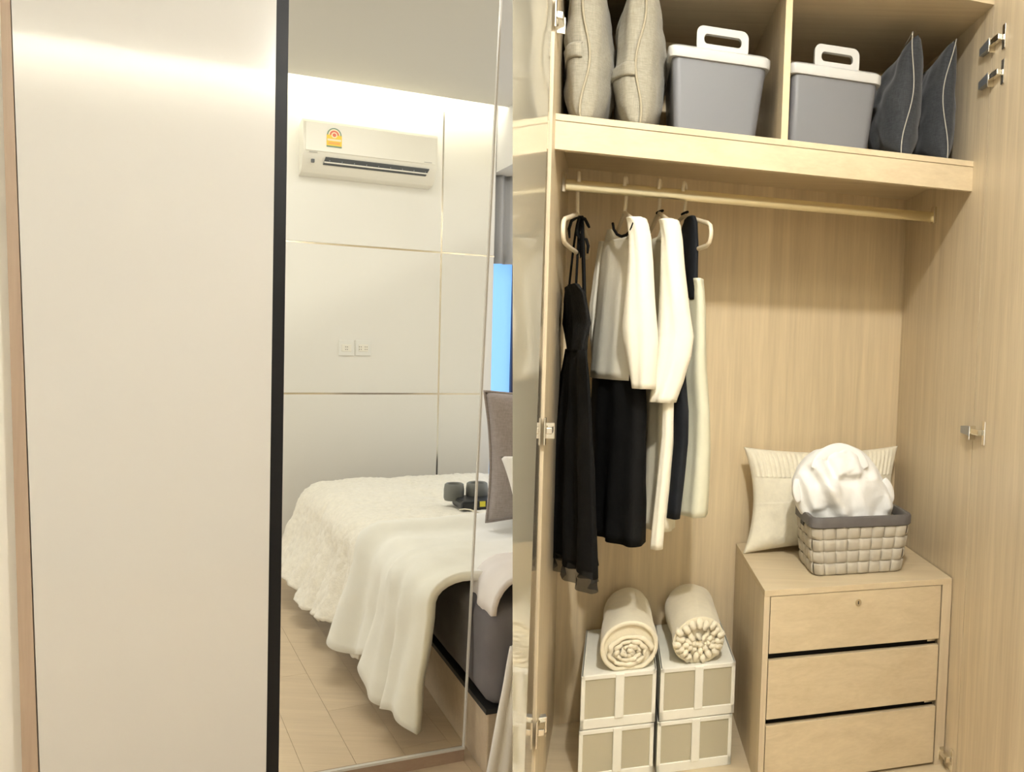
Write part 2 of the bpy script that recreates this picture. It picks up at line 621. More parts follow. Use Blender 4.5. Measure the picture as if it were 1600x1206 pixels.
slot = [(2.404, zs), (2.440, abot + 0.045), (2.462, abot + 0.060), (2.43, zs + 0.01)]
sx0, sx1 = ax0 + 0.105, ax1 - 0.045
# the outlet follows the sloping lower face
s_a, s_b = np.array([2.4045, zs - 0.004]), np.array([2.4405, abot + 0.038])
outl = MB().add([(sx0 + 0.01, s_a[0], s_a[1]), (sx1, s_a[0], s_a[1]), (sx1 - 0.012, s_b[0], s_b[1]), (sx0, s_b[0], s_b[1]),
                 (sx0 + 0.01, s_a[0] + 0.02, s_a[1] + 0.01), (sx1, s_a[0] + 0.02, s_a[1] + 0.01), (sx1 - 0.012, s_b[0] + 0.02, s_b[1] + 0.01), (sx0, s_b[0] + 0.02, s_b[1] + 0.01)],
                [(0, 1, 2, 3), (7, 6, 5, 4), (0, 4, 5, 1), (1, 5, 6, 2), (2, 6, 7, 3), (3, 7, 4, 0)]).build('air_outlet', 'ac_dark', ac, LM)
mid_ = s_a * 0.35 + s_b * 0.65
MB().tube([(sx0 + 0.004, mid_[0] - 0.006, mid_[1]), (sx1 - 0.006, mid_[0] - 0.006, mid_[1])], 0.0045, 6).build('louvre', 'ac_white', outl, LM)
for kk in range(9):
    xx = sx0 + 0.03 + kk * (sx1 - sx0 - 0.05) / 8
    MB().box(xx, xx + 0.003, mid_[0] - 0.012, mid_[0] - 0.006, mid_[1] + 0.006, mid_[1] + 0.03).build('fin', 'hinge_grey', outl, LM)
q = lt(489, 250, 2.40)
MB().box(q[0] - 0.008, q[0] + 0.008, 2.397, 2.42, q[2] - 0.01, q[2] + 0.006).build('sensor_window', 'ac_dark', ac, LM)
for (xa, ya, xb, yb) in ((483, 236, 496, 238), (663, 253, 675, 254.5)):
    a_, b2_ = lt(xa, ya, 2.397), lt(xb, yb, 2.397)
    MB().box(a_[0], b2_[0], 2.3965, 2.3985, min(a_[2], b2_[2]) - 0.002, max(a_[2], b2_[2]) + 0.001).build('printed_mark', 'mark_grey', ac, LM)
# rating sticker: yellow card with an arched dial, a pale band, an orange band and a dark foot
TS = 2.3965
s0, s1 = lt(510.5, 208, TS), lt(534, 232, TS)
sk = MB().box(s0[0], s1[0], TS, TS + 0.003, s1[2], s0[2] - 0.004).build('rating_sticker', 'sticker_yellow', ac, LM)
cx, rz0 = (s0[0] + s1[0]) / 2, s0[2] - 0.006
hw = (s1[0] - s0[0]) / 2


def arch(r0, r1, mat, n=18, d=0.0012):
    mb = MB()
    for i in range(n):
        a0_, a1_ = math.pi * i / n, math.pi * (i + 1) / n
        P = [(cx + rr * math.cos(aa), TS - d, rz0 + rr * math.sin(aa)) for rr, aa in ((r0, a0_), (r1, a0_), (r1, a1_), (r0, a1_))]
        mb.hexa([P[0], P[1], P[2], P[3]] + [(p[0], TS + 0.001, p[2]) for p in P])
    return mb.build('printed_dial', mat, sk, LM)


arch(hw * 0.80, hw * 0.95, 'sticker_green')
arch(hw * 0.62, hw * 0.80, 'sticker_cream')
arch(hw * 0.40, hw * 0.62, 'sticker_red')
MB().cyl((cx, TS + 0.001, rz0), (0, -1, 0), hw * 0.40, 0.003, 18).build('printed_dial', 'sticker_cream', sk, LM)
MB().cyl((cx, TS + 0.001, rz0), (0, -1, 0), hw * 0.24, 0.004, 14).build('printed_dial', 'sticker_red', sk, LM)
hs = rz0 - s1[2]
MB().box(s0[0] + 0.004, s1[0] - 0.004, TS - 0.001, TS, rz0 - hs * 0.48, rz0 - hs * 0.32).build('printed_band', 'sticker_cream', sk, LM)
MB().box(s0[0] + 0.010, s1[0] - 0.010, TS - 0.001, TS, rz0 - hs * 0.76, rz0 - hs * 0.56).build('printed_band', 'sticker_orange', sk, LM)
MB().box(s0[0], s1[0], TS - 0.001, TS, s1[2], s1[2] + hs * 0.12).build('printed_band', 'sticker_green', sk, LM)

# sockets
for (xa, xb, lab, holes) in ((529, 553, 'white wall socket plate with a single outlet, nearer the black strip', 1), (555.5, 579, 'white wall socket plate with a double outlet', 2)):
    a_, b2_ = lt(xa, 531, T_WALL), lt(xb, 556, T_WALL)
    s = thing('wall_socket', lab, 'socket', LM(((a_[0] + b2_[0]) / 2, T_WALL, b2_[2])), 'wall sockets above the bed')
    MB().box(a_[0], b2_[0], T_WALL - 0.008, T_WALL, b2_[2], a_[2], 0.003).build('plate', 'white_plastic', s, LM)
    cxs = (a_[0] + b2_[0]) / 2
    czs = (a_[2] + b2_[2]) / 2
    hw_ = (b2_[0] - a_[0]) / 2
    MB().box(cxs - hw_ * 0.62, cxs + hw_ * 0.62, T_WALL - 0.0105, T_WALL - 0.007, czs - 0.02, czs + 0.02, 0.002).build('outlet_face', 'ac_white', s, LM)
    for hx in ((0.0,) if holes == 1 else (-0.4, 0.35)):
        for dz in (-0.008, 0.006):
            for dx in (-0.005, 0.005):
                MB().box(cxs + hx * hw_ + dx - 0.0018, cxs + hx * hw_ + dx + 0.0018, T_WALL - 0.0112, T_WALL - 0.009, czs + dz - 0.003, czs + dz + 0.003).build('pin_hole', 'socket_hole', s, LM)

# ================================================================== BED
BT0, BT1 = -0.130, 2.08
bed = thing('bed', 'low bed with pale wooden base and dark grey mattress', 'bed', LM((0.8, 1.0, 0)))
MB().box(0.030, 1.65, BT0 + 0.02, BT1 - 0.03, 0.0, 0.19, 0.004).build('base', 'bed_oak', bed, LM)
MB().box(0.022, 1.66, BT0 + 0.01, BT1 - 0.02, 0.19, 0.205).build('base_gap', 'dark_gap', bed, LM)


def soft_box(x0, x1, y0, y1, z0, z1, r, amp, sc, name, mat, parent, sub=0):
    bm = bmesh.new()
    bmesh.ops.create_cube(bm, size=1.0)
    for q_ in bm.verts:
        q_.co = Vector(((x0 + x1) / 2 + q_.co.x * (x1 - x0), (y0 + y1) / 2 + q_.co.y * (y1 - y0), (z0 + z1) / 2 + q_.co.z * (z1 - z0)))
    bmesh.ops.bevel(bm, geom=list(bm.edges), offset=r, segments=4, affect='EDGES', profile=0.5)
    bmesh.ops.subdivide_edges(bm, edges=[e for e in bm.edges if e.calc_length() > 0.1], cuts=14, use_grid_fill=True)
    bm.normal_update()
    for q_ in bm.verts:
        q_.co += q_.normal * amp * nz(q_.co.x, q_.co.y, q_.co.z, sc)
    bm.verts.index_update()
    mb = MB().add([q_.co[:] for q_ in bm.verts], [[q_.index for q_ in f.verts] for f in bm.faces])
    bm.free()
    return mb.build(name, mat, parent, LM, True)


soft_box(0.020, 1.66, BT0, BT1, 0.205, 0.500, 0.05, 0.006, 6, 'mattress', 'mattress_grey', bed)


def drape(t0, t1, ztop, xedge, hem, lump, seed, nb=60, na=70, xin=1.5, zt=None, fold=0.02, flare=0.05, near=0.0):
    """a cover lying on the bed and falling over its near side; returns a grid function (a along t, b across)"""
    def fn(a, b):
        t = t0 + (t1 - t0) * a
        h = hem(a)
        ztp = ztop + (zt(a) if zt else 0)
        xe = xedge(a)
        top_len = xin - (xe + 0.09)
        arc = 0.09 * math.pi / 2
        drop = max(0.02, ztp - 0.09 - h)
        tot = top_len + arc + drop
        d = b * tot
        if d < top_len:
            x, z, nx_, nz_ = xin - d, ztp, 0, 1
        elif d < top_len + arc:
            an = (d - top_len) / arc * math.pi / 2
            x, z = xe + 0.09 - 0.09 * math.sin(an), ztp - 0.09 + 0.09 * math.cos(an)
            nx_, nz_ = -math.sin(an), math.cos(an)
        else:
            x, z, nx_, nz_ = xe, ztp - 0.09 - (d - top_len - arc), -1, 0
        fall = max(0.0, min(1.0, (d - top_len) / (arc + drop)))
        w = fold * fall * (math.sin(t * 21 + seed) + 0.6 * math.sin(t * 47 + seed * 2.3)) + lump * nz(x * 1.0 + seed, t, z, 5.5) + lump * 0.5 * nz(x, t + seed, z, 13)
        return (x + nx_ * w - flare * (0.4 + 0.6 * a) * fall * fall, t + 0.01 * math.sin(z * 14 + seed) * fall + near * fall * (1 - a), max(0.012, z + nz_ * w))
    return fn


# furry throw at the far end of the bed
furfn = drape(0.72, 2.13, 0.512, lambda a: -0.135 - 0.075 * a, lambda a: 0.11 + 0.03 * math.sin(a * 9) - 0.05 * math.exp(-((a - 0.12) / 0.12) ** 2), 0.014, 1.7, flare=0.15)
def fur(a, b):
    p = furfn(a, b)
    k_ = 0.005 * nz(p[0], p[1], p[2], 48) + 0.004 * nz(p[0] + 5, p[1], p[2], 95)
    return (p[0] - k_, p[1] + 0.6 * k_, max(0.012, p[2] + k_))


o = MB().grid(fur, 200, 190).build('fur_throw', 'fur_cream', None, LM, True, solid=0.03)
tag(o, 'fluffy cream fur throw draped over the far end of the bed', 'throw')
def _st(a):
    return 0.5 + 0.5 * math.tanh((0.50 - a) * 26)


# white duvet over the middle, its front corner falling almost to the floor
duvfn = drape(0.055, 0.86, 0.520, lambda a: -0.075 - 0.075 * a - 0.026 * _st(a) - 0.030 * math.exp(-((a - 0.94) / 0.07) ** 2), lambda a: 0.07 + 0.10 * a ** 1.5 + 0.03 * math.sin(a * 13), 0.012, 4.2, fold=0.022, flare=0.09, near=0.05,
              zt=lambda a: 0.045 * math.exp(-((a - 0.95) / 0.07) ** 2) + 0.028 * _st(a))
o = MB().grid(duvfn, 80, 80).build('duvet', 'duvet_white', None, LM, True, solid=0.028)
tag(o, 'smooth white duvet hanging nearly to the floor beside the grey mattress', 'duvet')
# pale sheet on the near end
shfn = drape(BT0 - 0.008, 0.10, 0.592, lambda a: 0.036, lambda a: 0.498 - 0.02 * a + 0.012 * math.sin(a * 14), 0.006, 9.1, fold=0.008, flare=0.0)
o = MB().grid(shfn, 24, 60).build('bed_sheet', 'sheet_pale', None, LM, True, solid=0.016)
tag(o, 'rumpled pale sheet over the dark mattress, past the mirror edge', 'sheet')


def cushion(name, mat, parent, frame, c, d1, d2, d3, a, b, th, ear=0.07, n=36, wr=0.006, seed=0.0, pw_=0.42, mod=None, sag=0.0):
    """pillow: half sizes a along d1, b along d2, half thickness th along d3; returns object and its seam loop"""
    c, d1, d2, d3 = (np.array(x, float) for x in (c, d1, d2, d3))

    def pt(s, t, side):
        x = a * s * (1 - ear * (1 - t * t))
        y = b * t * (1 - ear * (1 - s * s))
        k = max(0.0, (1 - s ** 4) * (1 - t ** 4))
        h = th * (k ** pw_) * (0.72 + 0.28 * (1 - s * s) * (1 - t * t))
        if sag:
            h *= 1 + sag * (-t) * (1 - s * s)
        h += wr * k * (nz(x + seed, y, side + seed, 9) + 0.6 * nz(x, y + seed, side, 22))
        if mod:
            h += mod(s, t, side) * min(1.0, k * 3)
        return c + d1 * x + d2 * y + d3 * h * side
    mb = MB()
    for side in (1, -1):
        mb.grid(lambda i, j: pt(i * 2 - 1, j * 2 - 1, side), n, n)
    o_ = mb.build(name, mat, parent, frame, True)
    m_e = 24
    loop = [pt(-1 + 2 * i / m_e, -1, 1) for i in range(m_e)] + [pt(1, -1 + 2 * i / m_e, 1) for i in range(m_e)] + \
           [pt(1 - 2 * i / m_e, 1, 1) for i in range(m_e)] + [pt(-1, 1 - 2 * i / m_e, 1) for i in range(m_e)]
    cushion.pt = pt
    return o_, loop


# taupe pillow and white pillow standing on the bed past the mirror edge
q0, q1 = lt(803, 815, 0.62), lt(803, 592, 0.62)
tp = thing('pillow', 'large taupe pillow standing on the bed past the mirror edge', 'pillow', LM((q0[0], 0.66, 0.56)))
pil, loop = cushion('cover', 'pillow_taupe', tp, LM, (lt(760, 700, 0.66)[0] + 0.325, 0.72, 0.575 + 0.245), (1, 0, 0), (0, 0.12, 1), (0, -1, 0.12), 0.31, 0.248, 0.10, seed=3)
MB().tube(loop, 0.006, 6, True).build('piping', 'pillow_taupe', tp, LM, True)
q2 = lt(790, 730, 0.42)
wp = thing('pillow', 'white pillow corner just inside the open door edge, before the taupe pillow', 'pillow', LM((q2[0] + 0.2, 0.42, 0.56)))
cushion('cover', 'pillow_white', wp, LM, (q2[0] + 0.235, 0.36, 0.600 + 0.125), (1, 0, 0.05), (-0.05, 0.5, 0.9), (0, -0.9, 0.5), 0.24, 0.16, 0.07, seed=8)
# white cover hanging over the near end of the bed
def hang(a, b):
    x0 = lt(757 + 40 * b, 1206 - 146 * b, -0.165)[0]
    return (x0 + a * (0.14 - x0), -0.165 - 0.006 * math.sin(a * 18) - 0.004 * nz(a, b, 2, 5), b * 0.40)


o = MB().grid(hang, 24, 24).build('folded_cover', 'pillow_white', None, LM, True, solid=0.012)
tag(o, 'white cover hanging down the near end of the bed base', 'cover')

# twin-cup device on the throw
dv0 = lz(728, 778, 0.56)
dv = thing('twin_cup_device', 'grey and black device with two round cups and a yellow tag on the throw', 'device', LM((dv0[0], dv0[1], 0.535)))
for dx, r_ in ((-0.055, 0.045), (0.05, 0.05)):
    mb = MB()
    prof_ = [(0.0, 0.0), (0.92, 0.0), (1.0, 0.01), (1.0, 0.045), (0.92, 0.07), (0.8, 0.074), (0.62, 0.07), (0.55, 0.05), (0.0, 0.05)]
    mb.loft([[(dv0[0] + dx + r_ * pr * math.cos(2 * math.pi * k_ / 20), dv0[1] + r_ * pr * math.sin(2 * math.pi * k_ / 20), 0.555 + pz) for k_ in range(20)] for pr, pz in prof_], cap=False)
    mb.build('eye_cup', 'device_grey', dv, LM, 'auto', 50)
MB().box(dv0[0] - 0.06, dv0[0] + 0.15, dv0[1] - 0.14, dv0[1] + 0.02, 0.530, 0.572, 0.012).build('body', 'device_black', dv, LM)
MB().box(dv0[0] + 0.02, dv0[0] + 0.045, dv0[1] - 0.1425, dv0[1] - 0.139, 0.545, 0.568).build('tag', 'tag_yellow', dv, LM)
MB().tube([(dv0[0] - 0.07 + 0.2 * i / 12, dv0[1] - 0.14 - 0.10 * math.sin(i / 12 * 2.6), 0.538 + 0.006 * math.sin(i)) for i in range(13)], 0.003, 6).build('strap', 'cord_white', dv, LM, True)

# ================================================================== OPEN WARDROBE
W, D, VF = 1.135, 0.52, -0.08
WB, WS, WT = 0.15, 1.772, 2.145          # wardrobe floor, shelf top, inner top
wd = thing('open_wardrobe', 'open oak wardrobe with an upper shelf, a hanging rail and both doors open', 'wardrobe', RM((W / 2, 0.2, 0)))
MB().box(-0.018, 0.0, VF, D, 0.0, 2.30).build('side_panel', 'oak_v', wd, RM)
MB().box(W, W + 0.018, VF, D, 0.0, 2.30).build('side_panel', 'oak_v', wd, RM)
MB().box(-0.018, W + 0.018, D, D + 0.010, 0.0, 2.30).build('back_panel', 'oak_back', wd, RM)
MB().box(0.0, W, VF, D, WT, WT + 0.018).build('top_panel', 'oak_h', wd, RM)
MB().box(0.0, W, VF - 0.002, VF + 0.018, WT + 0.018, 2.30).build('top_fascia', 'oak_h', wd, RM)
MB().box(0.0, W, -0.06, D, WB - 0.018, WB).build('bottom_panel', 'oak_h', wd, RM)
MB().box(0.0, W, 0.0, 0.018, 0.0, WB - 0.018).build('plinth', 'oak_h', wd, RM)
sh = MB().box(0.0, W, 0.0, D, 1.757, WS, 0.001, 1).build('shelf', 'oak_h', wd, RM)
MB().box(0.0, W, 0.0025, 0.02, 1.694, 1.7562).build('shelf_fascia', 'oak_h', sh, RM)
MB().box(0.5665, 0.5845, 0.012, D, WS, WT).build('divider', 'oak_v', wd, RM)
MB().box(0.5663, 0.5847, 0.010, 0.0125, WS, WT).build('divider_edge', 'oak_edge', wd, RM)

# hanging rail
RW, RV = 1.663, 0.26
rail = MB().loft([[(u, RV + 0.0075 * math.cos(2 * math.pi * k / 16), RW + 0.0145 * math.sin(2 * math.pi * k / 16)) for k in range(16)] for u in (0.002, W - 0.002)]).build('hanging_rail', 'brass_rod', wd, RM, 'auto', 50)
for u, s_ in ((0.0, 1), (W, -1)):
    MB().box(min(u, u + s_ * 0.012), max(u, u + s_ * 0.012), RV - 0.013, RV + 0.013, RW - 0.020, RW + 0.030, 0.003).build('rail_bracket', 'chrome', rail, RM)


def hinge(parent, side, v, w, drop=0.0, arm_in=0.055):
    """cup plate on the door, arm reaching to a plate on the side panel"""
    u0 = 0.0 if side > 0 else W
    s = side
    h = thing_part('hinge', parent)
    a_, b_ = (u0, u0 + s * 0.004)
    MB().box(min(a_, b_), max(a_, b_), v - 0.075, v - 0.058, w - 0.030, w + 0.030, 0.001, 1).build('cup_plate', 'chrome', h, RM)
    a_, b_ = (u0 + s * 0.004, u0 + s * 0.018)
    MB().box(min(a_, b_), max(a_, b_), v - 0.062, v - 0.012, w - 0.007 - drop * 0.3, w + 0.008 - drop * 0.3, 0.002).build('arm', 'chrome', h, RM)
    a_, b_ = (u0, u0 + s * 0.020)
    MB().box(min(a_, b_), max(a_, b_), v - 0.014, v - 0.011, w - 0.022 - drop, w + 0.014 - drop, 0.001, 1).build('mount_plate', 'chrome', h, RM)
    a_, b_ = (u0 + s * 0.002, u0 + s * 0.020)
    MB().hexa([(a_, v - 0.010, w - 0.012 - drop), (b_, v - 0.010, w - 0.012 - drop), (b_ - s * 0.006, v + arm_in, w - 0.010 - drop * 1.4), (a_, v + arm_in, w - 0.010 - drop * 1.4),
               (a_, v - 0.010, w + 0.012 - drop), (b_, v - 0.010, w + 0.012 - drop), (b_ - s * 0.006, v + arm_in, w + 0.008 - drop * 1.4), (a_, v + arm_in, w + 0.008 - drop * 1.4)]).build('arm_cover', 'hinge_grey', h, RM)
    return h


def thing_part(name, parent):
    o_ = bpy.data.objects.new(name, None)
    COL.objects.link(o_)
    o_.parent = parent
    o_['_org'] = tuple(parent['_org'])
    return o_


# right door, swung open in line with the side panel
dr = MB().box(W, W + 0.018, -0.62, VF - 0.003, 0.02, 2.29).build('door', 'oak_v', wd, RM)
for (px, py) in ((1570, 57), (1568, 112), (1538, 677), (1488, 1188)):
    q = ru(px, py, W)
    hinge(wd, -1, q[1] + 0.066, q[2])
# left door, glossy cream inside, swung towards the viewer
hA = np.array([-0.004, VF - 0.003])
q801t, q801b = None, None
LD = 0.50
vv = -0.60


def door_edge(py):
    p = hit(801.0, py, R_A0 + vv * R_EY, _RF)
    return R_INV @ (p - R_A0)


eb, et = door_edge(1206), door_edge(0)
sl = (et[0] - eb[0]) / (et[2] - eb[2])
z0, z1 = 0.02, 2.29
ub, ut = eb[0] + sl * (z0 - eb[2]), eb[0] + sl * (z1 - eb[2])
th_ = 0.018
ld = MB().hexa([(ub - 0.0150, vv + 0.16, z0), (ub, vv, z0), (hA[0], hA[1], z0), (hA[0] - th_, hA[1], z0),
                (ut - 0.0150, vv + 0.16, z1), (ut, vv, z1), (hA[0], hA[1], z1), (hA[0] - th_, hA[1], z1)]).build('door', 'door_inner', wd, RM)
for (px, py) in ((853, 675), (876, 18), (857, 1150)):
    q = rv(px, py, -0.10)
    hinge(wd, 1, -0.085 + 0.066, q[2], arm_in=0.02)

# ================================================================== DRAWER UNIT
du = thing('drawer_unit', 'small oak chest of three handleless drawers inside the wardrobe', 'drawer unit', RM((0.85, 0.25, WB)))
U0, U1, UT = 0.568, 1.132, 0.661
MB().box(U0, U1, 0.0, D - 0.005, UT - 0.016, UT, 0.0008, 1).build('top', 'oak_h', du, RM)
MB().box(U0, U0 + 0.016, 0.0, D - 0.005, WB, UT - 0.016).build('side', 'oak_v', du, RM)
MB().box(1.102, U1, 0.0, D - 0.005, WB, UT - 0.016).build('side', 'oak_v', du, RM)
MB().box(U0 + 0.016, 1.102, 0.035, 0.045, WB, UT - 0.016).build('gap_shade', 'dark_gap', du, RM)  # near-black sheet: the shade behind the drawer gaps, put in as colour
for i, (w0, w1) in enumerate(((0.4985, 0.6435), (0.3300, 0.4810), (0.158, 0.3130))):
    f = MB().box(U0 + 0.0185, 1.0985, 0.001, 0.019, w0, w1, 0.0008, 1).build('drawer', 'oak_h', du, RM)
    if i == 0:
        q = rv(1341, 941, 0)
        MB().tube([(q[0], 0.002, q[2]), (q[0], -0.003, q[2])], 0.0088, 20).build('lock', 'chrome', f, RM, 'auto', 40)
        MB().box(q[0] - 0.0012, q[0] + 0.0012, -0.0034, -0.0028, q[2] - 0.004, q[2] + 0.004).build('keyhole', 'dark_gap', f, RM)
    if i < 2:
        MB().box(1.070, 1.098, 0.02, 0.030, w0 - 0.012, w0 - 0.001).build('runner', 'chrome', f, RM)

# ================================================================== UPPER SHELF
UU, VV, WW = (1, 0, 0), (0, 1, 0), (0, 0, 1)
for (cu_, hw_, lab, sd, py0, py1, tilt) in ((0.068, 0.062, 'beige linen cushion on the upper shelf, beside the open cream door', 2.0, 66, 90, 0.0),
                                          (0.200, 0.066, 'beige linen cushion on the upper shelf, beside the first white bin', 5.0, 85, 108, 0.02)):
    t = thing('cushion', lab, 'cushion', RM((cu_, 0.24, WS)), 'beige cushions on the upper shelf')
    cov, loop = cushion('cover', 'linen_beige', t, RM, (cu_, 0.235, WS + 0.184), (0.02, 1, 0), (tilt, 0, 1), UU, 0.205, 0.183, hw_, ear=0.05, wr=0.012, seed=sd, pw_=0.30, sag=0.10, n=48)
    # wavy seam on the edge that faces out
    lp = []
    for i, p in enumerate(loop):
        ph = p[2] * 26 + sd
        lp.append(np.array(p) + np.array([0.010 * math.sin(ph) if p[1] < 0.10 else 0, -0.002, 0]))
    MB().tube(lp, 0.0032, 6, True).build('seam', 'linen_seam', t, RM, True)
    # folded flap band on the outward left half
    za, zb = rv(900, py1, 0.05)[2], rv(900, py0, 0.05)[2]
    pt_ = cushion.pt

    def band(a, b, pt_=pt_, za=za, zb=zb):
        tt = ((za + (zb - za) * b) - (WS + 0.184)) / 0.183
        p = pt_(-0.9995 + 1.1 * a ** 2.6, tt, -1)
        bulge = 0.0035 * min(1.0, 8 * b, 8 * (1 - b)) + 0.0006
        return (p[0] - bulge, p[1] - 0.5 * bulge * (1 - a), p[2])
    MB().grid(band, 40, 8).build('flap', 'linen_beige', t, RM, True, solid=0.002)


def bin_(x0t, x1t, x0b, x1b, lab, hx0, hx1):
    vf = 0.06
    t = thing('storage_bin', lab, 'bin', RM(((x0t + x1t) / 2, 0.22, WS)), 'white bins on the upper shelf')
    zt, zl = 1.985, 1.962
    vb = 0.40

    def ring(x0, x1, v0, v1, z, r=0.022, n=5):
        P = []
        for (cx_, cy_, a0_) in ((x1 - r, v1 - r, 0), (x0 + r, v1 - r, 90), (x0 + r, v0 + r, 180), (x1 - r, v0 + r, 270)):
            for i in range(n + 1):
                an = rad(a0_ + 90 * i / n)
                P.append((cx_ + r * math.cos(an), cy_ + r * math.sin(an), z))
        return P
    MB().loft([ring(x0b, x1b, vf + 0.02, vb - 0.02, WS), ring(x0t + 0.010, x1t - 0.010, vf + 0.006, vb - 0.006, zl)]).build('body', 'bin_body', t, RM, 'auto', 50)
    ld_ = MB().loft([ring(x0t + 0.002, x1t - 0.002, vf, vb, zl - 0.006), ring(x0t, x1t, vf - 0.002, vb + 0.002, zl), ring(x0t, x1t, vf - 0.002, vb + 0.002, zt - 0.006),
                     ring(x0t + 0.006, x1t - 0.006, vf + 0.006, vb - 0.006, zt)]).build('lid', 'bin_lid', t, RM, 'auto', 50)
    zh = zt + 0.052
    # a flat upright loop: rounded outer outline and inner opening
    def rr_(x0, x1, z0_, z1_, r, n=6):
        P = []
        for (cx_, cz_, a0_) in ((x1 - r, z1_ - r, 0), (x0 + r, z1_ - r, 90), (x0 + r, z0_ + r, 180), (x1 - r, z0_ + r, 270)):
            for i in range(n + 1):
                an = rad(a0_ + 90 * i / n)
                P.append((cx_ + r * math.cos(an), cz_ + r * math.sin(an)))
        return P
    out, inn = rr_(hx0, hx1, zt - 0.012, zh, 0.018), rr_(hx0 + 0.019, hx1 - 0.019, zt + 0.010, zh - 0.018, 0.010)
    rings = []
    for va, pts in ((vf + 0.004, out), (vf + 0.018, out), (vf + 0.018, inn), (vf + 0.004, inn)):
        rings.append([(p[0], va, p[1]) for p in pts])
    MB().loft(rings, closed=True).build('handle', 'bin_lid', ld_, RM, 'auto', 50)


bin_(0.268, 0.542, 0.290, 0.508, 'white lidded storage bin left of the shelf divider', 0.340, 0.478)
bin_(0.594, 0.866, 0.604, 0.836, 'white lidded storage bin between the shelf divider and dark cushions', 0.664, 0.794)

for (cu_, lean, lab, sd, hw_) in ((0.955, 0.06, 'charcoal cushion with grey piping beside the second white bin', 11.0, 0.062), (1.072, 0.03, 'charcoal cushion with grey piping against the wardrobe side', 14.0, 0.052)):
    t = thing('cushion', lab, 'cushion', RM((cu_, 0.2, WS)), 'charcoal cushions on the upper shelf')
    d2 = np.array([lean, 0.0, 1.0])
    cov, loop = cushion('cover', 'charcoal', t, RM, np.array([cu_, 0.185, WS + 0.157]), (0.05, 1, 0.0), d2, (1, 0, -lean), 0.158, 0.158, hw_, ear=0.10, wr=0.012, seed=sd, n=44, sag=0.25)
    lp = [np.array(p) + np.array([-0.008 + 0.012 * math.sin(p[2] * 21 + sd) if p[1] < 0.10 else 0, -0.003, 0]) for p in loop]
    MB().tube(lp, 0.0017, 6, True).build('piping', 'piping_grey', t, RM, True)

# ================================================================== HANGERS AND CLOTHES
def hanger(pxh, pyh, pyn, du_, dv_, lab, half=1.0, mid=None):
    """hook top at pixel (pxh,pyh) over the rail, neck at pyn; (du_,dv_) half span of the shoulders"""
    top = rv(pxh, pyh, RV)
    nk = rv(pxh, pyn, RV)
    u0 = top[0]
    h = thing('clothes_hanger', lab, 'hanger', RM((u0, RV, nk[2])), 'beige hangers on the rail')
    rh = 0.019
    zc = RW + 0.013
    pts = []
    dn = np.array([du_, dv_]) / math.hypot(du_, dv_)
    for i in range(15):
        an = rad(-150 + 240 * i / 14) if False else rad(-40 + 220 * i / 14)
        pts.append((u0 - dn[0] * rh * math.cos(an), RV - dn[1] * rh * math.cos(an), zc + rh * math.sin(an) - 0.001))
    pts = pts[::-1]
    # the hook opens at the back and runs down at the front side of the rail
    pts2 = []
    for i in range(13):
        an = rad(200 - 215 * i / 12)
        pts2.append((u0 + dn[0] * rh * math.cos(an), RV + dn[1] * rh * math.cos(an), zc + rh * math.sin(an)))
    last = pts2[-1]
    for i in range(1, 7):
        s = i / 6
        pts2.append((last[0] + (u0 - last[0]) * s ** 2, last[1] + (RV - last[1]) * s ** 2, last[2] + (nk[2] - last[2]) * s))
    MB().tube(pts2, 0.0052, 8).build('hook', 'hanger_beige', h, RM, True)
    out = []
    N = 10
    zn = nk[2]
    prof_ = [(0.0, 0.0), (0.3, -0.012), (0.6, -0.025), (0.88, -0.037), (0.97, -0.045), (1.0, -0.058), (1.0, -0.072), (0.96, -0.086), (0.86, -0.093), (0.5, -0.096), (0.25, -0.096), (0.0, -0.096)]
    full = [(s, z) for s, z in prof_] + [(-s, z) for s, z in prof_[::-1][1:-1]]
    MB().tube([(u0 + s * du_, RV - s * dv_, zn + z) for s, z in full], 0.0058, 8, True).build('frame', 'hanger_beige', h, RM, True)
    return h


hanger(904, 272, 335, -0.024, 0.19, 'beige hanger holding the black strappy dress')
hanger(978, 280, 333, 0.026, 0.165, 'beige hanger holding the white and black dress')
hanger(1031, 285, 333, 0.022, 0.16, 'beige hanger holding the cream long-sleeved dress')
hanger(1070, 288, 338, 0.060, 0.185, 'beige hanger holding the black and sage dress')


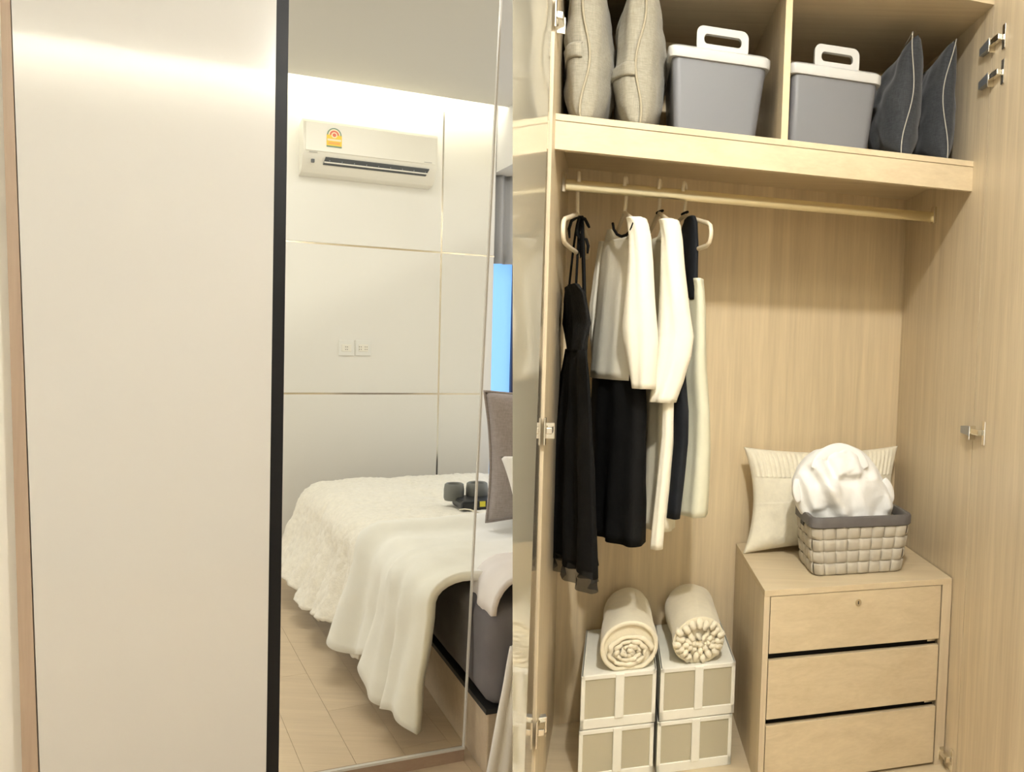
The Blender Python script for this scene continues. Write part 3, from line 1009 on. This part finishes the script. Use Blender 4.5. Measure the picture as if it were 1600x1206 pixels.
def cloth(name, mat, parent, rows, vb, vf, th, fold=0.0, freq=5, seed=0.0, n=40, vm=None, sub=4, cap=True, hemwave=0.0):
    """rows: (py, px at the back edge, px at the front edge); a flattened closed sleeve with folds"""
    vm = (vb + vf) / 2 if vm is None else vm
    R_ = []
    ys = [r[0] for r in rows]
    dense = []
    for i in range(len(rows) - 1):
        for k_ in range(sub):
            s = k_ / sub
            dense.append([rows[i][j] * (1 - s) + rows[i + 1][j] * s for j in range(3)])
    dense.append(list(rows[-1]))
    m = len(dense)
    for i, (py, xl, xr) in enumerate(dense):
        w = rv((xl + xr) / 2, py, vm)[2]
        pb, pf = rv(xl, py, vb), rv(xr, py, vf)
        c = np.array([(pb[0] + pf[0]) / 2, (vb + vf) / 2])
        h = np.array([(pf[0] - pb[0]) / 2, (vf - vb) / 2])
        nn = np.array([-h[1], h[0]])
        nn = nn / (np.linalg.norm(nn) + 1e-9)
        ring = []
        prog = i / (m - 1)
        for k_ in range(n):
            an = 2 * math.pi * k_ / n
            ca, sa = math.cos(an), math.sin(an)
            tt = th(prog) if callable(th) else th
            off = tt * (abs(sa) ** 0.8) * (1 if sa >= 0 else -1)
            off += fold * (0.35 + prog) * math.sin(freq * ca * 2.2 + seed + 0.8 * prog) * abs(sa) * (1 if sa >= 0 else 0.6)
            off += fold * 0.5 * nz(ca * 2 + seed, prog * 4, sa, 1.7) * abs(sa)
            dz = hemwave * math.sin(ca * 9 + seed) * prog ** 6
            ring.append((c[0] + h[0] * ca + nn[0] * off, c[1] + h[1] * ca + nn[1] * off, w + dz))
        R_.append(ring)
    return MB().loft(R_, cap=cap).build(name, mat, parent, RM, True)


# --- black strappy dress
t = thing('dress', 'long black strappy dress with a lace bodice and sheer hem', 'dress', RM((rv(900, 900, RV)[0], RV, 0.8)), 'dresses on the rail')
cloth('bodice', 'lace_black', t, [(448, 886, 900), (462, 884, 912), (480, 883, 916), (505, 881, 921), (530, 886, 914), (548, 889, 911)], 0.40, 0.12, 0.014, 0.006, 4, 1.0)
cloth('skirt', 'dress_black', t, [(546, 886, 915), (600, 876, 920), (660, 868, 923), (740, 863, 926), (820, 862, 928), (875, 864, 929)], 0.44, 0.08, lambda p: 0.012 + 0.016 * p, 0.016, 5, 2.0, n=64, hemwave=0.006)
cloth('sheer_hem', 'chiffon_black', t, [(868, 866, 927), (899, 868, 927)], 0.44, 0.08, 0.028, 0.018, 5, 2.4, n=64, cap=False)
for (xa, xb, y1, vv_) in ((905, 889, 452, 0.36), (907, 900, 450, 0.26), (908, 912, 458, 0.16), (910, 914, 462, 0.13)):
    P = []
    for i in range(9):
        s = i / 8
        P.append(rv(xa + (xb - xa) * s ** 0.7, 338 + (y1 - 338) * s, RV + (vv_ - RV) * s))
    MB().tube(P, 0.0035, 6).build('strap', 'dress_black', t, RM, True)
bow = MB()
for pts in ([(905, 338), (893, 345), (889, 358), (890, 372)], [(905, 338), (914, 342), (919, 352), (921, 356)], [(906, 340), (903, 352), (902, 366), (905, 373), (909, 364), (907, 348)],
            [(908, 372), (906, 388), (908, 402), (911, 392), (910, 378)], [(910, 372), (916, 374), (919, 384), (918, 396)]):
    P = [rv(x, y, RV - 0.012) for x, y in pts]
    bow.tube(P, lambda s: 0.0028 + 0.002 * math.sin(s * math.pi), 6)
bow.build('tie', 'dress_black', t, RM, True)

# --- white and black dress
t = thing('dress', 'long-sleeved dress with white top, black neck trim and black skirt', 'dress', RM((rv(970, 800, RV)[0], RV, 0.9)), 'dresses on the rail')
cloth('bodice', 'dress_white', t, [(375, 947, 1000), (384, 946, 1005), (420, 943, 1005), (480, 939, 1001), (540, 933, 1002), (592, 930, 1004)], 0.36, 0.13, lambda p: 0.022 + 0.022 * p, 0.003, 4, 0.3, n=48)
cloth('skirt', 'dress_black', t, [(580, 931, 1003), (640, 930, 1004), (710, 930, 1002), (780, 931, 1000), (838, 932, 998)], 0.38, 0.12, lambda p: 0.036 + 0.008 * p, 0.010, 4, 1.2, n=56)
sl_ = cloth('sleeve', 'dress_white', t, [(341, 991, 998), (350, 989, 1006), (370, 988, 1012), (410, 984, 1017), (465, 978, 1021), (515, 973, 1026), (535, 975, 1027), (570, 982, 1024), (607, 992, 1020)], 0.115, 0.065, 0.026, 0.004, 3, 0.6, n=28)
cloth('sleeve', 'dress_white', t, [(378, 941, 952), (430, 932, 946), (478, 925, 942), (515, 926, 939), (560, 931, 938)], 0.40, 0.36, 0.018, 0.004, 3, 2.6, n=24)
P = [rv(x, y, v_) for x, y, v_ in ((957.5, 349, 0.24), (959, 358, 0.22), (964, 366, 0.19), (971, 369.5, 0.16), (979, 367, 0.12), (986, 359, 0.08), (990, 349, 0.07), (992, 338, 0.07))]
MB().tube(P, 0.0038, 8).build('neck_trim', 'dress_black', t, RM, True)
cloth('shoulder', 'dress_white', t, [(341, 990, 1000), (352, 986, 1004), (372, 980, 1006)], 0.17, 0.10, 0.012, 0.0, 3, 0, n=24)
cloth('shoulder', 'dress_white', t, [(360, 953, 957), (368, 949, 962), (378, 946, 968)], 0.36, 0.30, 0.012, 0.0, 3, 0, n=24)

# --- cream long-sleeved dress
t = thing('dress', 'plain cream long-sleeved dress behind the white and black one', 'dress', RM((rv(1025, 800, RV)[0], RV, 0.9)), 'dresses on the rail')
cloth('body', 'dress_cream', t, [(374, 1014, 1048), (420, 1012, 1048), (500, 1012, 1044), (590, 1006, 1046), (680, 1003, 1048), (760, 1001, 1046), (818, 1000, 1043)], 0.37, 0.15, lambda p: 0.020 + 0.022 * p, 0.006, 5, 0.9, n=56)
cloth('sleeve', 'dress_white', t, [(344, 1042, 1048), (352, 1041, 1055), (375, 1040, 1060), (420, 1036, 1066), (480, 1031, 1075), (525, 1027, 1083), (555, 1024, 1079), (595, 1021, 1066), (628, 1018, 1052)], 0.125, 0.070, 0.026, 0.004, 3, 1.6, n=28)
cloth('front_fold', 'dress_white', t, [(600, 1040, 1050), (680, 1037, 1049), (760, 1028, 1042), (820, 1021, 1036), (857, 1018, 1033)], 0.115, 0.085, 0.014, 0.002, 3, 0.2, n=24)
cloth('shoulder', 'dress_cream', t, [(344, 1041, 1049), (356, 1034, 1052), (376, 1026, 1054)], 0.20, 0.12, 0.012, 0.0, 3, 0, n=24)
q_ = rv(1031, 331, RV)
MB().tube([(q_[0] + 0.009 * math.cos(a_), q_[1] + 0.009 * math.sin(a_), q_[2] + 0.004 * math.cos(a_)) for a_ in np.linspace(0, 2 * math.pi, 14)[:-1]], 0.003, 6, True).build('hanging_loop', 'dress_black', t, RM, True)
MB().tube([rv(1021.5, 386, 0.27), rv(1019.5, 420, 0.27), rv(1019, 470, 0.27)], 0.0022, 6).build('zip', 'dress_navy', t, RM, True)

# --- black and sage sleeveless dress
t = thing('dress', 'sleeveless dress with black bodice, black front and sage side panel', 'dress', RM((rv(1070, 800, RV)[0], RV, 0.9)), 'dresses on the rail')
cloth('bodice', 'dress_navy', t, [(343, 1073, 1083), (352, 1068, 1087), (385, 1062, 1089), (420, 1063, 1088), (450, 1067, 1087), (470, 1068, 1089)], 0.30, 0.15, 0.014, 0.003, 3, 0.1, n=36)
cloth('side_panel', 'dress_sage', t, [(438, 1085, 1091), (455, 1074, 1095), (480, 1070, 1097), (540, 1066, 1098), (575, 1062, 1098), (640, 1062, 1104), (700, 1062, 1104), (760, 1058, 1101), (800, 1054, 1098)], 0.30, 0.135, lambda p: 0.018 + 0.018 * p, 0.005, 4, 2.2, n=48)
cloth('front_panel', 'dress_navy', t, [(520, 1052, 1060), (580, 1051, 1066), (640, 1050, 1072), (690, 1048, 1071), (750, 1044, 1064), (806, 1041, 1057)], 0.22, 0.12, 0.018, 0.003, 3, 1.1, n=32)
q_ = rv(1070, 333, RV)
MB().tube([(q_[0] + 0.009 * math.cos(a_), q_[1] + 0.009 * math.sin(a_), q_[2] + 0.004 * math.cos(a_)) for a_ in np.linspace(0, 2 * math.pi, 14)[:-1]], 0.003, 6, True).build('hanging_loop', 'dress_black', t, RM, True)

# ================================================================== STORAGE BOXES AND ROLLED BLANKETS
BVF, BVB = 0.15, 0.505
b1a, b1b = rv(908.5, 1050, BVF)[0], rv(1026, 1047, BVF)[0]
b2a, b2b = rv(1032, 1047, BVF)[0], rv(1149, 1040, BVF)[0]
BH = 0.138
for (ua, ub_, zb, lab, dxo) in ((b1a, b1b, WB, 'white fabric storage box under the upper one, by the cream door', -0.002), (b1a, b1b, WB + BH + 0.002, 'white fabric storage box bearing the smooth-ended blanket roll by the cream door', 0.0),
                                (b2a, b2b, WB, 'white fabric storage box under the upper one, by the drawer unit', -0.003), (b2a, b2b, WB + BH + 0.002, 'white fabric storage box bearing the gathered blanket roll by the drawers', 0.001)):
    ua, ub_ = ua + dxo, ub_ + dxo
    t = thing('storage_box', lab, 'box', RM(((ua + ub_) / 2, 0.33, zb)), 'white fabric boxes on the wardrobe floor')
    e = 0.004
    mb = MB()
    mb.box(ua, ua + e, BVF + 0.006, BVB, zb, zb + BH)
    mb.box(ub_ - e, ub_, BVF + 0.006, BVB, zb, zb + BH)
    mb.box(ua, ub_, BVB - e, BVB, zb, zb + BH)
    mb.box(ua, ub_, BVF + 0.006, BVB, zb, zb + e)
    mb.box(ua, ub_, BVF + 0.004, BVB, zb + BH - e, zb + BH, 0.0015)
    mb.build('body', 'box_fabric', t, RM)
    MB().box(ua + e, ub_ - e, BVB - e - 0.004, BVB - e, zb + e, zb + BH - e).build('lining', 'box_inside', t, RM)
    wt, wbm, ws = 0.012, 0.026, 0.011
    fr = MB()
    fr.box(ua, ub_, BVF, BVF + 0.006, zb + BH - wt, zb + BH, 0.002)
    fr.box(ua, ub_, BVF, BVF + 0.006, zb, zb + wbm, 0.002)
    fr.box(ua, ua + ws, BVF, BVF + 0.006, zb, zb + BH, 0.002)
    fr.box(ub_ - ws, ub_, BVF, BVF + 0.006, zb, zb + BH, 0.002)
    fr.build('front_frame', 'box_fabric', t, RM)
    um = (ua + ub_) / 2 + 0.002
    MB().box(um - 0.012, um + 0.012, BVF - 0.003, BVF + 0.004, zb + wbm - 0.004, zb + BH - 0.002, 0.002).build('pull_strap', 'box_fabric', t, RM)
    for (wa, wb_) in ((ua + ws - 0.002, um - 0.010), (um + 0.010, ub_ - ws + 0.002)):
        MB().box(wa, wb_, BVF + 0.003, BVF + 0.0045, zb + wbm - 0.002, zb + BH - wt + 0.002).build('window', 'box_window', t, RM)

BTOP = WB + 2 * BH + 0.002


def roll(cpx, lab, sd, kind):
    t = thing('blanket_roll', lab, 'blanket', RM((cpx, 0.33, BTOP)), 'rolled blankets on the white boxes')
    rx, rz = 0.076, 0.064
    v0, v1 = BVF + 0.022, 0.49
    N = 44
    rings = []
    for i in range(17):
        s = i / 16
        v = v0 + (v1 - v0) * s
        taper = 1.0 + 0.04 * math.sin(s * 5 + sd) - 0.02 * s
        if s > 0.93:
            taper *= 0.9
        ring = []
        for k_ in range(N):
            an = 2 * math.pi * k_ / N
            f_ = 1 + 0.016 * math.sin(3 * an + s * 9 + sd) + 0.02 * nz(math.cos(an) + sd, s * 3, math.sin(an), 2.4)
            x, z = rx * taper * f_ * math.cos(an), rz * taper * f_ * math.sin(an)
            z = max(z, -rz * 0.93)
            ring.append((cpx + x - 0.004 * s, v, BTOP + rz * 0.94 + z + 0.006 * s))
        rings.append(ring)
    MB().loft(rings).build('roll', 'cream_blanket', t, RM, 'auto', 60)
    # wrapped layers showing at the front end
    cz = BTOP + rz * 0.94
    if kind == 0:
        MB().tube([(cpx + rx * 0.965 * math.cos(a_), v0 - 0.004, max(BTOP + 0.006, cz + rz * 0.965 * math.sin(a_))) for a_ in np.linspace(0, 2 * math.pi, 40)[:-1]], 0.0065, 8, True).build('edge_roll', 'cream_blanket', t, RM, True)
        pts = []
        for i in range(110):
            a_ = i * 0.19
            r_ = 0.80 - 0.0068 * i
            pts.append((cpx + rx * r_ * math.cos(a_) + 0.003 * math.sin(i * 1.7), v0 - 0.004 - 0.006 * abs(math.sin(i * 0.9 + sd)), max(BTOP + 0.006, cz - 0.012 + rz * r_ * math.sin(a_) * 0.8)))
        MB().tube(pts, lambda s: 0.0062 + 0.0015 * math.sin(s * 60), 8).build('wrapped_layer', 'cream_blanket', t, RM, True)
    else:
        n_ = 0
        for (rr_, cnt, tr) in ((0.86, 19, 0.0085), (0.55, 12, 0.0075), (0.25, 6, 0.007)):
            for i in range(cnt):
                a_ = 2 * math.pi * i / cnt + rr_ * 3
                jj = 0.07 * math.sin(i * 2.7 + rr_ * 9)
                c0 = np.array((cpx + rx * (rr_ + jj) * math.cos(a_), v0 - 0.001, max(BTOP + 0.008, cz + rz * (rr_ + jj) * math.sin(a_) * (0.9 if rr_ > 0.8 else 0.7) - (0 if rr_ > 0.8 else 0.006))))
                dr_ = np.array((-math.cos(a_), 0, -math.sin(a_)))
                ln = 0.012 + 0.006 * abs(math.sin(i * 1.3))
                MB().tube([c0 + np.array((0, 0.014, 0)) - dr_ * 0.002, c0 - np.array((0, 0.006, 0)), c0 + dr_ * ln * 0.6 - np.array((0, 0.012, 0)), c0 + dr_ * ln], lambda s, tr=tr: tr * (0.75 + 0.35 * math.sin(s * 3.0)), 8).build('gathered_fold', 'cream_blanket', t, RM, True)
                n_ += 1


roll(rv(983, 1020, BVF + 0.02)[0], 'rolled cream blanket with a smooth hemmed end, nearer the cream door', 1.0, 0)
roll(rv(1092, 1012, BVF + 0.02)[0], 'rolled cream blanket with a ruffled gathered end, nearer the drawers', 4.0, 1)

# ================================================================== KNIT CUSHION, BASKET, ROBE
t = thing('cushion', 'cream knitted cushion with a ribbed top band standing behind the basket', 'cushion', RM((0.84, 0.42, UT)))


def knit(s, t_, side):
    if side > 0 and t_ > 0.42:
        return 0.0035 * math.sin(s * 105) + 0.003
    if side > 0 and t_ > -0.08:
        return 0.0
    return 0.0025 if side > 0 else 0.0


cushion('cover', 'cream_knit', t, RM, (0.842, 0.415, UT + 0.153), (1, 0, 0), (0.0, 0.20, 1.0), (0, -1, 0.20), 0.272, 0.154, 0.062, ear=0.12, wr=0.014, seed=21, n=140, mod=knit, sag=0.15)

BK = thing('woven_basket', 'beige woven strip basket with a dark grey rim on the drawer unit', 'basket', RM((0.87, 0.22, UT)))
ku0, ku1, kv0, kv1 = 0.735, 1.012, 0.098, 0.288
kb, kt = UT + 0.002, UT + 0.152


def brect(s, w):
    """point on the basket outline: s in 0..4 around (front, right, back, left), flaring upward"""
    fl_ = 0.016 * (w - kb) / (kt - kb)
    a0_, a1_, c0_, c1_ = ku0 - fl_, ku1 + fl_, kv0 - fl_, kv1 + fl_
    r = 0.03
    L1, L2 = a1_ - a0_ - 2 * r, c1_ - c0_ - 2 * r
    arc = math.pi / 2 * r
    tot = 2 * (L1 + L2) + 4 * arc
    d = (s % 1.0) * tot
    segs = [('l', (a0_ + r, c0_), (1, 0), L1, (0, -1)), ('a', (a1_ - r, c0_ + r), -90, arc, None), ('l', (a1_, c0_ + r), (0, 1), L2, (1, 0)), ('a', (a1_ - r, c1_ - r), 0, arc, None),
            ('l', (a1_ - r, c1_), (-1, 0), L1, (0, 1)), ('a', (a0_ + r, c1_ - r), 90, arc, None), ('l', (a0_, c1_ - r), (0, -1), L2, (-1, 0)), ('a', (a0_ + r, c0_ + r), 180, arc, None)]
    for kd, p, x, ln, nrm in segs:
        if d <= ln + 1e-9:
            if kd == 'l':
                return (p[0] + x[0] * d, p[1] + x[1] * d), nrm
            an = rad(x + 90 * d / ln)
            return (p[0] + r * math.cos(an), p[1] + r * math.sin(an)), (math.cos(an), math.sin(an))
        d -= ln
    return (p[0], p[1]), (0, -1)


NS, NR = 26, 4
lin = []
for w in (kb, kt):
    ring = []
    for i in range(72):
        (x, y), n_ = brect(i / 72, w)
        ring.append((x - n_[0] * 0.006, y - n_[1] * 0.006, w))
    lin.append(ring)
MB().loft([lin[0], lin[1]], cap=False).build('lining', 'basket_lining', BK, RM, solid=0.002)
MB().add([(p[0], p[1], kb) for p in lin[0]], [tuple(range(72))]).build('bottom', 'basket_lining', BK, RM, solid=0.003)
rh_ = (kt - 0.020 - kb) / NR
# horizontal strips, weaving over and under the uprights
for j in range(NR):
    w0, w1 = kb + j * rh_, kb + (j + 1) * rh_
    ro, ri = [], []
    M_ = NS * 8
    rings = []
    for i in range(M_):
        s = i / M_
        ph = math.sin(s * NS * math.pi + (0 if j % 2 else math.pi))
        off = 0.0046 * max(-1, min(1, ph * 1.6))
        sec = []
        for (wq, o_) in ((w0 + 0.0008, -0.0012), (w0 + 0.0035, 0.0012), (w1 - 0.0035, 0.0012), (w1 - 0.0008, -0.0012)):
            (x, y), n_ = brect(s, wq)
            sec.append((x + n_[0] * (off + o_), y + n_[1] * (off + o_), wq))
        rings.append(sec)
    MB().loft(rings, closed=True).build('strip', 'basket_strip', BK, RM, 'auto', 45)
# upright strips
for i in range(NS):
    s0_, s1_ = (i + 0.03) / NS, (i + 0.97) / NS
    rings = []
    for jj in range(NR * 6 + 1):
        w = kb + (kt - 0.014 - kb) * jj / (NR * 6)
        ph = math.sin((w - kb) / rh_ * math.pi)
        row = int(min(NR - 1, (w - kb) / rh_))
        sg = 1 if (i + row) % 2 == 0 else -1
        off = 0.0046 * sg * min(1, abs(ph) * 1.6)
        sec = []
        for q_, o_ in ((0.0, -0.0012), (0.12, 0.0012), (0.5, 0.0016), (0.88, 0.0012), (1.0, -0.0012)):
            (x, y), n_ = brect(s0_ + (s1_ - s0_) * q_, w)
            sec.append((x + n_[0] * (off + o_), y + n_[1] * (off + o_), w))
        rings.append(sec)
    MB().loft(rings).build('strip', 'basket_strip', BK, RM, 'auto', 45)
rings = []
for i in range(96):
    (x, y), n_ = brect(i / 96, kt)
    sec = []
    for (o_, dz) in ((0.004, -0.020), (0.0065, -0.018), (0.0065, 0.004), (0.003, 0.008), (-0.006, 0.008), (-0.009, 0.004), (-0.009, -0.028)):
        sec.append((x + n_[0] * o_, y + n_[1] * o_, kt + dz))
    rings.append(sec)
MB().loft(rings, closed=True).build('rim', 'basket_rim', BK, RM, 'auto', 45)
q_ = ru(1262, 811, ku0 - 0.016)
MB().box(ku0 - 0.0205, ku0 - 0.012, 0.175, 0.215, kt - 0.032, kt - 0.018, 0.002).build('handle_slot', 'dark_gap', BK, RM)

rb = thing('bathrobe', 'folded white bathrobe with a thick collar piled in the basket', 'bathrobe', RM((0.87, 0.22, kt - 0.06)))
ROBE_ROWS = [(697, 1302, 1322), (699, 1290, 1334), (704, 1272, 1346), (714, 1259, 1358), (730, 1247, 1370), (750, 1240, 1380), (772, 1240, 1391), (790, 1247, 1394), (806, 1256, 1390), (815, 1262, 1386)]
# seams of the folded robe: (start px, end px, height of the step, softness)
ROBE_STEPS = [((1262, 722), (1300, 800), 0.011, 5.0), ((1282, 712), (1318, 800), -0.006, 7.0), ((1288, 712), (1300, 738), 0.008, 4.0), ((1300, 740), (1336, 737), 0.006, 3.0),
              ((1336, 708), (1338, 742), -0.008, 4.0), ((1366, 735), (1390, 790), -0.010, 4.0), ((1376, 745), (1378, 800), 0.007, 4.0), ((1246, 740), (1262, 790), 0.009, 3.5),
              ((1338, 745), (1352, 800), -0.005, 6.0), ((1278, 738), (1256, 790), 0.004, 6.0)]


def robe_relief(x, y):
    o_ = 0.0
    for (x0, y0), (x1, y1), amp, soft in ROBE_STEPS:
        dx, dy = x1 - x0, y1 - y0
        L_ = math.hypot(dx, dy)
        s_ = ((x - x0) * dx + (y - y0) * dy) / (L_ * L_)
        d_ = ((x - x0) * dy - (y - y0) * dx) / L_
        e_ = max(0.0, min(1.0, (s_ + 0.10) / 0.15)) * max(0.0, min(1.0, (1.10 - s_) / 0.15))
        o_ += 1.7 * amp * e_ * math.tanh(d_ / soft) * math.exp(-(d_ / 26) ** 2)
    return o_


RN = 120
rings = []
for i in range(len(ROBE_ROWS) - 1):
    for k_ in range(8 if i < len(ROBE_ROWS) - 2 else 9):
        f_ = k_ / 8
        py, xl, xr = [ROBE_ROWS[i][j] * (1 - f_) + ROBE_ROWS[i + 1][j] * f_ for j in range(3)]
        c_ = rv((xl + xr) / 2, py, 0.205)
        hw_ = (rv(xr, py, 0.205)[0] - rv(xl, py, 0.205)[0]) / 2
        pr = min(1.0, (py - 697) / 60)
        tk = 0.030 + 0.048 * pr ** 0.7
        ring = []
        for m2 in range(RN):
            an = 2 * math.pi * m2 / RN
            ca, sa = math.cos(an), math.sin(an)
            pxx = (xl + xr) / 2 + (xr - xl) / 2 * ca
            rel = robe_relief(pxx, py) if sa < 0 else 0.0
            wv = 0.006 * nz(pxx * 0.05, py * 0.03, sa, 1.3) + 0.004 * nz(pxx * 0.12, py * 0.05, 3 + sa, 1.0)
            ring.append((c_[0] + hw_ * ca * (1 + wv * 1.5), 0.205 + math.copysign(abs(sa) ** 0.75, sa) * tk - (rel + wv) * abs(sa) ** 0.5, c_[2] + 0.004 * nz(ca * 2, i, sa)))
        rings.append(ring)
MB().loft(rings).build('bundle', 'robe_white', rb, RM, True)


def robe_band(name, pts, width):
    Q = []
    for (x0, y0, v0), (x1, y1, v1) in zip(pts[:-1], pts[1:]):
        for k_ in range(6):
            f_ = k_ / 6
            Q.append(rv(x0 + (x1 - x0) * f_, y0 + (y1 - y0) * f_, v0 + (v1 - v0) * f_))
    Q.append(rv(*pts[-1]))
    Q = [sum(Q[max(0, i - 3):i + 4]) / len(Q[max(0, i - 3):i + 4]) for i in range(len(Q))]
    return MB().tube(Q, lambda s_: width * (0.35 + 0.65 * math.sin(math.pi * (0.08 + 0.84 * s_))), 14, flat=0.5, flatdir=(0, 1, 0)).build(name, 'robe_white', rb, RM, True)


robe_band('collar', [(1270, 738, 0.150), (1278, 716, 0.165), (1300, 703, 0.175), (1322, 703, 0.175), (1346, 716, 0.165), (1356, 736, 0.152)], 0.020)
robe_band('sleeve_fold', [(1378, 742, 0.185), (1392, 766, 0.180), (1392, 792, 0.180)], 0.013)
robe_band('sleeve_fold', [(1246, 742, 0.185), (1243, 766, 0.180), (1250, 790, 0.175)], 0.012)
